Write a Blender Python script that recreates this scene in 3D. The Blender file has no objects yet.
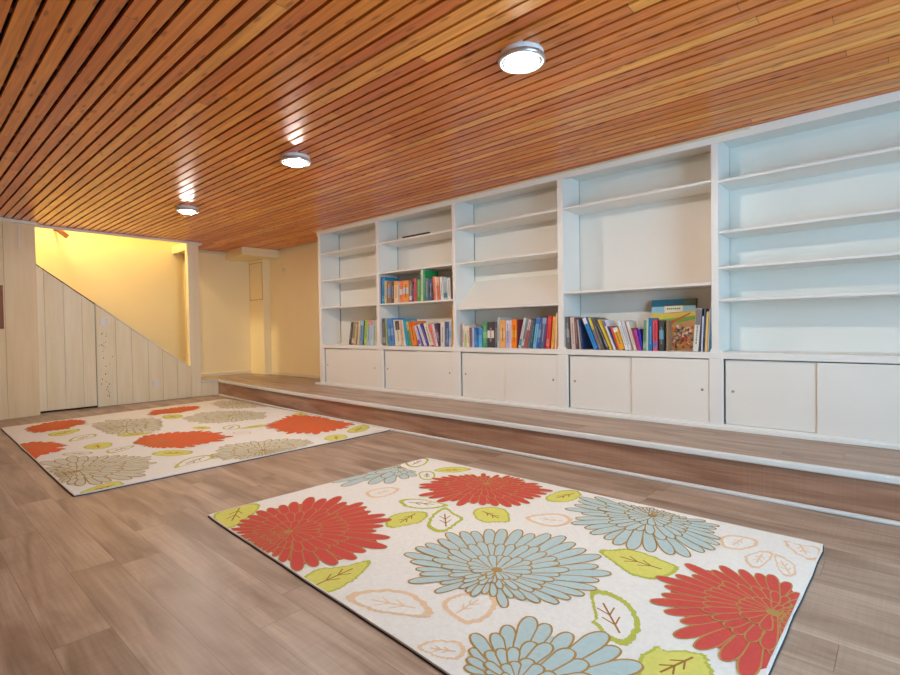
"""Basement room with slatted pine ceiling, built-in bookcase and two flowered rugs."""
LAMP, DAY, STAIR, EXPO = 480.0, 130.0, 75.0, 0.03
BOOKS = {
 'a': [
  ('charcoal', 5.202, 5.16, 0.075, 1.039, (60, 52, 48), None),
  ('olive speckled', 5.16, 5.1, 0.068, 1.03, (150, 142, 112), (215, 205, 170)),
  ('cream', 5.093, 5.064, 0.067, 1.016, (215, 195, 170), None),
  ('brown', 5.064, 5.033, 0.067, 1.045, (150, 100, 55), None),
  ('pale yellow', 5.029, 4.997, 0.062, 1.049, (228, 214, 150), None),
  ('sky blue', 4.998, 4.928, 0.063, 1.056, (110, 155, 205), (160, 190, 225)),
  ('dark teal', 4.928, 4.898, 0.047, 1.058, (20, 55, 75), None),
  ('lime green', 4.898, 4.848, 0.041, 1.062, (160, 205, 40), (200, 225, 80)),
  ('pale blue', 4.842, 4.782, 0.026, 1.057, (160, 190, 215), (220, 160, 110)),
  ('pink topped', 4.782, 4.726, 0.02, 1.064, (190, 212, 230), (225, 130, 150)),
  ('mint', 4.722, 4.687, 0.018, 1.06, (150, 200, 180), None),
  ('blush', 4.685, 4.652, 0.013, 1.062, (228, 205, 190), None),
 ],
 'b': [
  ('purple', 4.584, 4.556, 0.008, 1.56, (95, 50, 125), None),
  ('bright teal', 4.554, 4.501, 0.008, 1.547, (10, 140, 195), (40, 190, 205)),
  ('sand', 4.499, 4.47, 0.007, 1.513, (228, 196, 120), None),
  ('brown blue-banded', 4.47, 4.385, 0.007, 1.504, (125, 102, 90), (60, 120, 190)),
  ('dark brown', 4.382, 4.339, 0.006, 1.494, (78, 55, 58), None),
  ('cream orange-topped', 4.339, 4.272, 0.006, 1.495, (235, 205, 160), (240, 150, 60)),
  ('oatmeal', 4.27, 4.246, 0.006, 1.482, (200, 185, 170), None),
  ('coral', 4.244, 4.199, 0.006, 1.489, (240, 120, 85), (240, 230, 225)),
  ('orange silver-banded', 4.196, 4.097, 0.006, 1.488, (240, 140, 50), (205, 208, 215)),
  ('grey', 4.09, 4.049, 0.005, 1.469, (110, 106, 112), (220, 220, 225)),
  ('black', 4.046, 4.013, 0.005, 1.432, (60, 45, 62), None),
  ('rose red', 4.01, 3.971, 0.006, 1.496, (222, 60, 95), None),
  ('black-topped green', 3.962, 3.908, 0.006, 1.536, (60, 150, 50), (35, 45, 40)),
  ('sage white', 3.906, 3.871, 0.007, 1.589, (190, 206, 180), None),
  ('emerald', 3.868, 3.839, 0.007, 1.577, (15, 150, 70), None),
  ('slate', 3.835, 3.787, 0.005, 1.493, (75, 105, 118), None),
  ('navy', 3.785, 3.724, 0.005, 1.483, (52, 68, 115), (35, 35, 45)),
  ('bright orange', 3.718, 3.684, -0.013, 1.5, (248, 110, 45), None),
  ('thin white', 3.682, 3.664, -0.013, 1.493, (235, 222, 212), None),
  ('salmon', 3.661, 3.616, -0.018, 1.49, (225, 112, 80), (240, 180, 150)),
  ('white', 3.61, 3.57, -0.015, 1.487, (226, 226, 218), None),
  ('teal speckled', 3.568, 3.515, -0.009, 1.477, (175, 198, 204), (70, 120, 130)),
  ('ivory', 3.511, 3.47, -0.011, 1.469, (232, 222, 216), None),
  ('thin dark', 3.468, 3.451, -0.008, 1.481, (62, 52, 52), None),
 ],
 'c': [
  ('mottled grey', 4.554, 4.499, 0.001, 1.079, (82, 72, 66), (150, 135, 125)),
  ('pale green', 4.495, 4.47, -0.004, 1.079, (150, 192, 130), None),
  ('royal blue', 4.444, 4.337, -0.038, 1.067, (70, 130, 205), (120, 170, 230)),
  ('thin white', 4.333, 4.308, -0.034, 1.055, (236, 232, 228), None),
  ('cream', 4.306, 4.232, -0.034, 1.044, (230, 220, 190), (60, 55, 50)),
  ('peach', 4.228, 4.184, -0.041, 1.043, (228, 182, 140), None),
  ('snow white', 4.18, 4.157, -0.042, 1.052, (232, 234, 236), None),
  ('cyan', 4.153, 4.11, -0.048, 1.056, (25, 160, 205), None),
  ('leaf green', 4.106, 4.056, -0.058, 1.031, (112, 152, 82), (215, 190, 80)),
  ('orange', 4.052, 3.982, -0.054, 1.025, (240, 125, 35), (250, 70, 20)),
  ('lilac', 3.974, 3.916, -0.092, 0.98, (222, 216, 236), (110, 60, 170)),
  ('violet', 3.913, 3.881, -0.092, 0.979, (88, 50, 150), None),
  ('plain white', 3.877, 3.839, -0.101, 0.992, (232, 232, 236), None),
  ('indigo', 3.835, 3.797, -0.11, 0.998, (58, 50, 152), None),
  ('parchment', 3.794, 3.731, -0.09, 1.002, (226, 216, 190), None),
  ('pink', 3.726, 3.695, -0.071, 0.996, (240, 142, 152), (250, 90, 90)),
  ('chalk white', 3.692, 3.662, -0.066, 0.994, (228, 226, 224), None),
  ('plum', 3.66, 3.623, -0.057, 1.0, (78, 45, 78), (150, 120, 150)),
  ('bone white', 3.62, 3.565, 0.0, 1.021, (222, 217, 207), None),
  ('dark blue', 3.56, 3.509, 0.006, 1.02, (58, 80, 135), (90, 110, 160)),
  ('pale grey-blue', 3.506, 3.473, 0.005, 1.024, (190, 202, 222), (120, 180, 220)),
  ('tall amber', 3.466, 3.434, 0.008, 1.163, (232, 168, 35), None),
 ],
 'd': [
  ('pale pink', 3.323, 3.3, 0.013, 0.991, (235, 214, 210), None),
  ('light green', 3.299, 3.27, 0.003, 0.973, (190, 215, 130), (230, 235, 200)),
  ('cream', 3.268, 3.232, -0.001, 0.977, (238, 216, 196), None),
  ('taupe', 3.229, 3.194, -0.01, 0.955, (130, 102, 102), None),
  ('lavender white', 3.192, 3.173, -0.002, 0.955, (206, 206, 236), None),
  ('deep blue', 3.17, 3.142, 0.0, 0.959, (25, 105, 190), (60, 150, 220)),
  ('mid blue', 3.14, 3.112, 0.004, 0.955, (40, 130, 208), (20, 80, 150)),
  ('light blue', 3.11, 3.076, 0.002, 0.954, (105, 192, 240), (60, 140, 210)),
  ('green', 3.067, 3.011, 0.005, 1.007, (55, 150, 95), (110, 190, 130)),
  ('black cream-labelled', 3.007, 2.922, 0.004, 1.002, (62, 48, 54), (232, 222, 205)),
  ('charcoal', 2.921, 2.886, 0.004, 1.001, (82, 78, 88), None),
  ('tall grey', 2.884, 2.857, 0.004, 1.049, (192, 196, 196), None),
  ('tan orange', 2.852, 2.792, 0.003, 1.021, (240, 170, 90), (250, 200, 130)),
  ('lilac', 2.788, 2.747, 0.003, 1.021, (186, 176, 226), (225, 220, 240)),
  ('blush', 2.744, 2.723, 0.004, 1.02, (240, 216, 216), None),
  ('vivid orange', 2.72, 2.665, 0.004, 1.028, (255, 125, 10), (255, 170, 40)),
  ('maroon', 2.664, 2.654, 0.003, 1.025, (125, 36, 46), None),
  ('white', 2.652, 2.624, 0.078, 1.034, (218, 218, 220), (60, 150, 160)),
  ('steel grey', 2.623, 2.591, 0.076, 1.031, (118, 138, 150), (200, 205, 215)),
  ('brick red', 2.59, 2.556, 0.079, 1.022, (180, 85, 75), (225, 190, 180)),
  ('slate violet', 2.555, 2.532, 0.073, 1.014, (112, 112, 145), None),
  ('deep teal', 2.531, 2.502, 0.062, 1.014, (38, 82, 88), None),
  ('light blue', 2.496, 2.462, 0.063, 1.032, (110, 192, 228), (60, 110, 200)),
  ('navy', 2.461, 2.425, 0.049, 1.031, (45, 85, 160), (110, 150, 205)),
  ('slate blue', 2.423, 2.378, 0.043, 1.033, (72, 88, 125), (150, 160, 190)),
  ('burgundy', 2.376, 2.36, 0.042, 1.024, (132, 30, 82), None),
  ('scarlet', 2.359, 2.326, 0.052, 1.046, (238, 58, 50), (245, 130, 110)),
  ('yellow', 2.306, 2.284, 0.03, 1.04, (240, 190, 75), None),
  ('thin orange', 2.281, 2.272, 0.027, 1.037, (236, 130, 70), None),
  ('ivory', 2.269, 2.252, 0.022, 1.074, (242, 222, 176), None),
  ('copper', 2.251, 2.232, 0.014, 1.054, (204, 132, 92), None),
 ],
 'e': [
  ('patterned grey', 2.147, 2.117, -0.015, 1.037, (92, 92, 94), (160, 160, 160)),
  ('thin black', 2.116, 2.105, -0.012, 1.036, (48, 44, 44), None),
  ('dusty pink', 2.104, 2.068, -0.013, 1.032, (216, 190, 182), None),
  ('red-brown', 2.066, 2.044, -0.014, 1.028, (110, 68, 64), None),
  ('light grey', 2.041, 2.02, -0.023, 1.01, (178, 172, 178), None),
  ('midnight blue', 2.017, 1.996, -0.029, 1.01, (18, 42, 80), None),
  ('white-topped blue', 1.903, 1.866, -0.106, 1.018, (35, 130, 215), (235, 235, 240)),
  ('grey-brown', 1.86, 1.836, -0.097, 1.022, (132, 120, 115), (220, 205, 60)),
  ('umber', 1.834, 1.812, -0.09, 1.019, (92, 82, 76), None),
  ('black', 1.804, 1.769, -0.108, 1.007, (58, 58, 68), (120, 125, 130)),
  ('yellow', 1.766, 1.751, -0.105, 1.003, (228, 198, 55), None),
  ('purple-topped white', 1.734, 1.717, -0.093, 0.997, (228, 228, 238), (110, 80, 185)),
  ('navy', 1.716, 1.704, -0.082, 0.95, (58, 68, 125), None),
  ('tomato red', 1.709, 1.687, -0.064, 0.942, (238, 70, 50), None),
  ('white-topped yellow', 1.685, 1.644, -0.058, 0.935, (236, 165, 35), (235, 235, 230)),
  ('white', 1.642, 1.616, -0.066, 0.991, (232, 236, 236), None),
  ('silver', 1.614, 1.589, -0.061, 0.994, (214, 216, 228), None),
  ('mauve brown', 1.588, 1.574, -0.063, 0.986, (150, 110, 112), None),
  ('cream', 1.573, 1.549, -0.064, 0.983, (236, 226, 206), None),
  ('raspberry', 1.548, 1.537, -0.045, 0.934, (160, 55, 92), None),
  ('magenta', 1.536, 1.518, -0.04, 0.919, (205, 60, 175), None),
  ('ultramarine', 1.517, 1.505, -0.026, 0.925, (50, 40, 185), None),
  ('sage green', 1.502, 1.48, 0.008, 0.994, (90, 150, 110), (140, 185, 150)),
  ('pale green', 1.478, 1.463, 0.005, 0.994, (202, 210, 190), None),
  ('cobalt', 1.462, 1.432, 0.01, 1.01, (15, 108, 172), None),
  ('crimson', 1.426, 1.392, 0.001, 0.996, (228, 58, 70), (110, 110, 190)),
  ('teal-banded black', 1.379, 1.345, 0.001, 0.991, (52, 58, 58), (80, 165, 190)),
  ('tan', 1.328, 1.312, 0.001, 0.991, (150, 115, 82), None),
  ('tall pale grey', 1.142, 1.105, 0.024, 1.069, (216, 216, 206), (120, 110, 110)),
  ('thin navy', 1.103, 1.093, 0.02, 1.069, (48, 58, 90), None),
  ('frost white', 1.092, 1.079, 0.011, 1.014, (226, 226, 238), None),
  ('slate', 1.078, 1.064, 0.01, 1.068, (58, 75, 100), (30, 35, 50)),
  ('straw', 1.063, 1.048, 0.015, 1.046, (232, 192, 110), None),
  ('mist grey', 1.046, 1.037, 0.016, 1.067, (204, 214, 214), None),
  ('bright blue', 1.036, 1.025, 0.018, 1.091, (80, 150, 208), None),
 ],
}
FLOWERS_2 = [
 ('red', (1.237, 2.146), [(1.085, 2.418), (1.166, 2.498), (1.259, 2.531), (1.362, 2.561), (1.439, 2.522), (1.566, 2.494), (1.664, 2.422), (1.686, 2.326), (1.711, 2.249), (1.733, 2.113), (1.674, 1.981), (1.614, 1.87), (1.519, 1.777), (1.47, 1.668), (1.342, 1.685), (1.286, 1.639), (1.23, 1.646), (1.178, 1.678), (1.15, 1.727), (1.088, 1.742), (1.055, 1.768), (1.056, 1.853), (1.051, 1.949), (1.046, 2.052), (1.056, 2.179), (1.066, 2.298)]),
 ('red', (2.398, 1.878), [(2.134, 2.201), (2.25, 2.201), (2.382, 2.189), (2.484, 2.126), (2.496, 2.026), (2.576, 2.044), (2.522, 1.939), (2.604, 1.939), (2.557, 1.861), (2.633, 1.88), (2.608, 1.763), (2.593, 1.674), (2.603, 1.594), (2.525, 1.496), (2.46, 1.514), (2.384, 1.489), (2.32, 1.512), (2.284, 1.475), (2.203, 1.519), (2.153, 1.554), (2.088, 1.622), (2.074, 1.7), (2.016, 1.745), (2.032, 1.806), (1.999, 1.873), (2.006, 1.948), (2.008, 2.035), (2.084, 2.095)]),
 ('blue', (1.564, 1.181), [(1.424, 1.603), (1.466, 1.621), (1.493, 1.572), (1.565, 1.591), (1.606, 1.597), (1.637, 1.578), (1.686, 1.597), (1.754, 1.576), (1.812, 1.528), (1.886, 1.48), (1.933, 1.411), (1.979, 1.34), (1.99, 1.274), (2.02, 1.199), (2.006, 1.102), (1.972, 1.072), (2.016, 1.001), (1.948, 0.932), (1.872, 0.887), (1.873, 0.829), (1.734, 0.822), (1.608, 0.851), (1.542, 0.82), (1.59, 0.85), (1.542, 0.82), (1.5, 0.868), (1.476, 0.918), (1.438, 0.952), (1.457, 1.028), (1.399, 0.997), (1.364, 1.027), (1.43, 1.106), (1.403, 1.115), (1.331, 1.142), (1.378, 1.193), (1.298, 1.25), (1.318, 1.274), (1.357, 1.278), (1.291, 1.369), (1.318, 1.416), (1.367, 1.399), (1.363, 1.489), (1.396, 1.511)]),
 ('blue', (2.508, 0.931), [(2.329, 1.342), (2.434, 1.32), (2.56, 1.334), (2.605, 1.25), (2.599, 1.147), (2.609, 1.055), (2.626, 0.958), (2.606, 0.884), (2.602, 0.818), (2.612, 0.761), (2.599, 0.668), (2.544, 0.631), (2.491, 0.654), (2.438, 0.605), (2.356, 0.598), (2.303, 0.61), (2.204, 0.613), (2.179, 0.643), (2.15, 0.678), (2.112, 0.722), (2.144, 0.764), (2.083, 0.788), (2.124, 0.822), (2.077, 0.86), (2.124, 0.889), (2.07, 0.955), (2.107, 1.019), (2.123, 1.075), (2.164, 1.169), (2.262, 1.228), (2.32, 1.253)]),
 ('red', (1.912, 0.32), [(1.77, 0.655), (1.892, 0.691), (1.931, 0.673), (2.032, 0.62), (2.082, 0.652), (2.124, 0.611), (2.132, 0.557), (2.16, 0.524), (2.159, 0.47), (2.227, 0.395), (2.159, 0.341), (2.18, 0.302), (2.113, 0.274), (2.032, 0.26), (1.853, 0.275), (1.655, 0.277), (1.536, 0.277), (1.487, 0.31), (1.525, 0.343), (1.538, 0.368), (1.549, 0.4), (1.544, 0.451), (1.578, 0.492), (1.614, 0.536), (1.667, 0.568), (1.703, 0.616)]),
 ('blue', (1.102, 0.77), [(1.069, 0.918), (1.194, 0.995), (1.232, 0.968), (1.235, 0.948), (1.276, 0.936), (1.338, 0.928), (1.396, 0.889), (1.445, 0.812), (1.416, 0.773), (1.435, 0.722), (1.448, 0.664), (1.42, 0.617), (1.394, 0.599), (1.387, 0.564), (1.345, 0.541), (1.283, 0.51), (1.205, 0.508), (1.124, 0.557), (1.055, 0.637), (0.996, 0.727), (0.977, 0.817), (1.012, 0.876)]),
 ('blue', (2.311, 2.554), [(1.712, 2.615), (1.784, 2.663), (1.878, 2.657), (2.04, 2.688), (2.219, 2.676), (2.392, 2.642), (2.285, 2.683), (2.334, 2.579), (2.308, 2.399), (2.256, 2.305), (2.178, 2.326), (2.07, 2.35), (1.988, 2.38), (1.976, 2.324), (1.891, 2.429), (1.818, 2.484), (1.746, 2.539)]),
]
LEAVES_2 = [
 ('lime', [(1.106, 2.641), (1.16, 2.675), (1.213, 2.662), (1.292, 2.672), (1.336, 2.62), (1.24, 2.504), (1.15, 2.45), (1.081, 2.423), (1.066, 2.484)]),
 ('lime', [(1.048, 1.709), (1.127, 1.724), (1.19, 1.664), (1.254, 1.648), (1.298, 1.625), (1.207, 1.573), (1.127, 1.55), (1.056, 1.547), (1.03, 1.578), (1.04, 1.651)]),
 ('lime', [(1.649, 1.918), (1.739, 1.927), (1.794, 1.886), (1.837, 1.824), (1.739, 1.765), (1.667, 1.784), (1.574, 1.824)]),
 ('lime', [(2.008, 1.654), (2.078, 1.644), (2.117, 1.586), (2.113, 1.526), (1.998, 1.432), (1.975, 1.481), (1.93, 1.514), (1.943, 1.588)]),
 ('open', [(1.86, 2.069), (1.928, 2.042), (1.962, 1.973), (1.974, 1.874), (1.984, 1.811), (1.88, 1.858), (1.824, 1.951)]),
 ('open', [(1.946, 1.793), (1.903, 1.706), (1.89, 1.628), (1.822, 1.621), (1.751, 1.6), (1.692, 1.609), (1.716, 1.705), (1.812, 1.768), (1.906, 1.801)]),
 ('lime', [(2.381, 1.466), (2.508, 1.486), (2.609, 1.457), (2.621, 1.38), (2.528, 1.344), (2.418, 1.366)]),
 ('lime', [(2.419, 2.344), (2.555, 2.305), (2.608, 2.153), (2.483, 2.183), (2.419, 2.262)]),
 ('open', [(2.412, 2.617), (2.514, 2.634), (2.623, 2.596), (2.51, 2.496), (2.372, 2.486)]),
 ('open', [(2.317, 2.387), (2.4, 2.326), (2.28, 2.2), (2.215, 2.243)]),
 ('lime', [(1.984, 0.955), (2.026, 0.905), (2.071, 0.868), (2.076, 0.812), (2.054, 0.715), (2.044, 0.67), (2.002, 0.664), (1.897, 0.694), (1.879, 0.754), (1.898, 0.812), (1.943, 0.877)]),
 ('open', [(1.661, 0.835), (1.682, 0.786), (1.667, 0.715), (1.613, 0.655), (1.546, 0.62), (1.444, 0.62), (1.445, 0.668), (1.481, 0.715), (1.489, 0.742), (1.522, 0.742), (1.573, 0.782)]),
 ('lime', [(1.402, 0.557), (1.462, 0.548), (1.508, 0.533), (1.477, 0.522), (1.524, 0.475), (1.54, 0.426), (1.499, 0.415), (1.482, 0.394), (1.418, 0.388), (1.363, 0.426), (1.328, 0.493), (1.339, 0.533)]),
 ('peach', [(2.454, 0.613), (2.525, 0.566), (2.516, 0.467), (2.392, 0.496), (2.344, 0.569)]),
 ('peach', [(2.291, 0.487), (2.387, 0.462), (2.437, 0.408), (2.321, 0.407), (2.216, 0.43)]),
 ('peach', [(2.425, 0.406), (2.374, 0.33), (2.263, 0.307), (2.225, 0.334), (2.292, 0.368)]),
 ('peach', [(2.6, 0.402), (2.57, 0.334), (2.614, 0.265), (2.446, 0.259), (2.465, 0.328)]),
 ('peach', [(1.07, 1.47), (1.147, 1.439), (1.228, 1.345), (1.218, 1.24), (1.177, 1.164), (1.136, 1.211), (1.086, 1.304), (1.067, 1.38)]),
 ('peach', [(1.26, 1.19), (1.34, 1.172), (1.421, 1.117), (1.368, 1.027), (1.225, 1.026), (1.225, 1.106)]),
 ('peach', [(1.033, 1.087), (1.105, 1.046), (1.136, 0.982), (1.076, 0.946), (1.046, 0.991), (1.037, 1.043)]),
 ('peach', [(2.094, 1.405), (2.182, 1.37), (2.26, 1.277), (2.203, 1.208), (2.101, 1.223), (2.071, 1.301)]),
 ('peach', [(1.855, 2.346), (1.987, 2.296), (2.005, 2.216), (1.86, 2.184), (1.798, 2.239)]),
]
FLOWERS_1 = [  # 'sage' kind: blue flowers, with warm light's tint put into the wool
 ('red', (1.118, 6.467), [(0.887, 6.516), (1.016, 6.724), (1.183, 6.834), (1.334, 6.809), (1.442, 6.704), (1.397, 6.39), (1.279, 6.306), (1.174, 6.146), (1.063, 6.15), (0.966, 6.139), (0.888, 6.239)]),
 ('red', (0.768, 5.413), [(0.738, 5.657), (0.834, 5.7), (0.956, 5.544), (1.01, 5.366), (0.997, 5.174), (0.94, 5.248), (0.949, 4.992), (0.862, 5.01), (0.782, 4.933), (0.728, 4.794), (0.732, 5.172)]),
 ('sage', (0.846, 4.207), [(0.733, 4.788), (0.784, 4.686), (0.824, 4.796), (0.932, 4.789), (1.074, 4.655), (1.208, 4.487), (1.315, 4.312), (1.338, 4.157), (1.242, 3.966), (1.14, 3.748), (1.001, 3.731), (0.916, 3.776), (0.835, 3.76), (0.761, 3.794), (0.726, 3.893), (0.732, 4.121), (0.728, 4.422)]),
 ('sage', (1.58, 5.84), [(1.387, 6.244), (1.57, 6.414), (1.778, 6.317), (1.949, 6.184), (1.968, 5.894), (1.759, 5.393), (1.643, 5.272), (1.484, 5.384), (1.376, 5.522), (1.364, 5.762)]),
 ('red', (1.576, 4.772), [(1.382, 4.951), (1.537, 5.194), (1.717, 5.152), (1.864, 5.123), (1.99, 5.029), (2.082, 4.816), (2.066, 4.542), (1.95, 4.374), (1.812, 4.333), (1.708, 4.361), (1.613, 4.332), (1.52, 4.448), (1.445, 4.543), (1.411, 4.685)]),
 ('red', (2.284, 6.536), [(1.98, 6.486), (2.135, 6.799), (2.243, 6.767), (2.48, 6.798), (2.654, 6.637), (2.518, 6.401), (2.288, 6.278), (2.198, 6.296), (2.071, 6.365), (1.976, 6.299)]),
 ('sage', (2.53, 5.57), [(2.153, 5.884), (2.419, 6.104), (2.62, 6.046), (2.804, 5.801), (2.91, 5.455), (2.731, 5.124), (2.498, 5.172), (2.333, 5.222), (2.15, 5.302), (2.099, 5.527)]),
 ('sage', (3.022, 6.442), [(2.806, 6.733), (3.002, 6.923), (3.223, 6.763), (3.221, 6.17), (3.064, 5.783), (2.902, 6.0), (2.707, 6.148)]),
 ('sage', (1.964, 3.766), [(1.691, 4.063), (1.841, 4.213), (1.981, 4.192), (2.177, 4.108), (2.362, 3.986), (2.44, 3.775), (2.371, 3.646), (2.226, 3.626), (2.074, 3.583), (1.912, 3.61), (1.744, 3.611), (1.64, 3.701), (1.61, 3.858)]),
 ('red', (2.884, 4.457), [(2.471, 4.69), (2.675, 4.889), (2.916, 5.096), (3.078, 5.072), (3.134, 4.808), (3.115, 4.481), (3.112, 4.084), (2.892, 3.935), (2.759, 3.972), (2.585, 3.941), (2.483, 4.07), (2.402, 4.236), (2.424, 4.469)]),
]
LEAVES_1 = [
 ('lime', [(1.001, 6.029), (1.118, 6.078), (1.277, 6.085), (1.144, 5.846), (1.007, 5.832)]),
 ('open', [(1.037, 5.442), (1.145, 5.654), (1.284, 5.665), (1.261, 5.507), (1.127, 5.441)]),
 ('lime', [(1.074, 5.077), (1.169, 5.166), (1.268, 5.094), (1.232, 4.928), (1.142, 4.892), (1.086, 4.964)]),
 ('lime', [(0.749, 3.65), (0.864, 3.724), (0.944, 3.74), (0.97, 3.652), (0.94, 3.576), (0.834, 3.598), (0.761, 3.586)]),
 ('open', [(1.144, 4.748), (1.247, 4.811), (1.373, 4.802), (1.294, 4.703), (1.172, 4.621)]),
 ('open', [(0.876, 4.903), (0.984, 4.931), (1.09, 4.77), (0.972, 4.765)]),
 ('lime', [(1.354, 4.378), (1.488, 4.393), (1.603, 4.201), (1.53, 4.112), (1.394, 4.196)]),
 ('open', [(1.306, 3.766), (1.43, 3.947), (1.552, 4.0), (1.65, 3.919), (1.567, 3.816), (1.442, 3.815)]),
 ('lime', [(2.075, 6.264), (2.239, 6.144), (2.134, 5.908), (2.002, 5.993)]),
 ('lime', [(1.982, 5.221), (2.088, 5.232), (2.116, 5.05), (2.011, 5.042)]),
 ('lime', [(2.292, 4.822), (2.515, 4.829), (2.502, 4.696), (2.292, 4.75)]),
 ('lime', [(1.402, 5.428), (1.535, 5.386), (1.668, 5.28), (1.561, 5.225), (1.42, 5.282)]),
 ('open', [(2.196, 5.017), (2.357, 5.034), (2.27, 4.778), (2.153, 4.86)]),
 ('peach', [(2.137, 4.679), (2.263, 4.584), (2.218, 4.475), (2.114, 4.556)]),
 ('lime', [(2.528, 3.775), (2.675, 3.826), (2.722, 3.704), (2.623, 3.596), (2.506, 3.636)]),
 ('lime', [(2.842, 3.866), (3.115, 4.004), (3.112, 3.862), (2.945, 3.733), (2.822, 3.761)]),
 ('lime', [(2.996, 5.084), (3.184, 5.171), (3.152, 4.974), (3.025, 4.951)]),
 ('peach', [(2.934, 3.618), (3.074, 3.634), (3.061, 3.544), (2.929, 3.536)]),
]
import bpy, math, random
from mathutils import Vector, Matrix
C = bpy.context.scene.collection
PI = math.pi

# ------------------------------------------------------------------ helpers
def lin(c):
    return tuple(((v/255)/12.92 if v/255 <= .04045 else ((v/255+.055)/1.055)**2.4) for v in c) + (1.0,)

def new_mat(name):
    m = bpy.data.materials.new(name); m.use_nodes = True
    nt = m.node_tree; b = nt.nodes['Principled BSDF']
    return m, nt, b

def N(nt, kind, **kw):
    n = nt.nodes.new(kind)
    for k, v in kw.items():
        if k in n.inputs: n.inputs[k].default_value = v
        else: setattr(n, k, v)
    return n

def math_node(nt, op, a, b=None, c=None):
    n = nt.nodes.new('ShaderNodeMath'); n.operation = op
    for i, v in enumerate((a, b, c)):
        if v is None: continue
        if isinstance(v, (int, float)): n.inputs[i].default_value = v
        else: nt.links.new(v, n.inputs[i])
    return n.outputs[0]

def mix_col(nt, fac, a, b, mode='MIX'):
    n = nt.nodes.new('ShaderNodeMix'); n.data_type = 'RGBA'; n.blend_type = mode
    for i, v in ((0, fac), (6, a), (7, b)):
        if isinstance(v, (int, float, tuple)): n.inputs[i].default_value = v
        else: nt.links.new(v, n.inputs[i])
    return n.outputs[2]

def scaled_coords(nt, sx, sy, sz, off=None):
    tc = nt.nodes.new('ShaderNodeTexCoord'); mp = nt.nodes.new('ShaderNodeMapping')
    mp.inputs['Scale'].default_value = (sx, sy, sz)
    nt.links.new(tc.outputs['Object'], mp.inputs['Vector'])
    return mp.outputs['Vector']

MATS = {}
def plain(name, rgb, rough=.5, var=.06, scale=(8, 8, 8), bump=.0, bscale=60, spec=.5, metal=0.):
    if name in MATS: return MATS[name]
    m, nt, b = new_mat(name)
    n = N(nt, 'ShaderNodeTexNoise', Scale=1.0, Detail=4.0); nt.links.new(scaled_coords(nt, *scale), n.inputs['Vector'])
    c = lin(rgb)
    lo = tuple(v*(1-var) for v in c[:3])+(1,); hi = tuple(min(1, v*(1+var)) for v in c[:3])+(1,)
    nt.links.new(mix_col(nt, n.outputs['Fac'], lo, hi), b.inputs['Base Color'])
    b.inputs['Roughness'].default_value = rough; b.inputs['Specular IOR Level'].default_value = spec; b.inputs['Metallic'].default_value = metal
    if bump:
        n2 = N(nt, 'ShaderNodeTexNoise', Scale=float(bscale), Detail=3.0)
        tc = nt.nodes.new('ShaderNodeTexCoord'); nt.links.new(tc.outputs['Object'], n2.inputs['Vector'])
        bp = N(nt, 'ShaderNodeBump', Strength=bump, Distance=.01); nt.links.new(n2.outputs['Fac'], bp.inputs['Height'])
        nt.links.new(bp.outputs['Normal'], b.inputs['Normal'])
    MATS[name] = m
    return m

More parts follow.
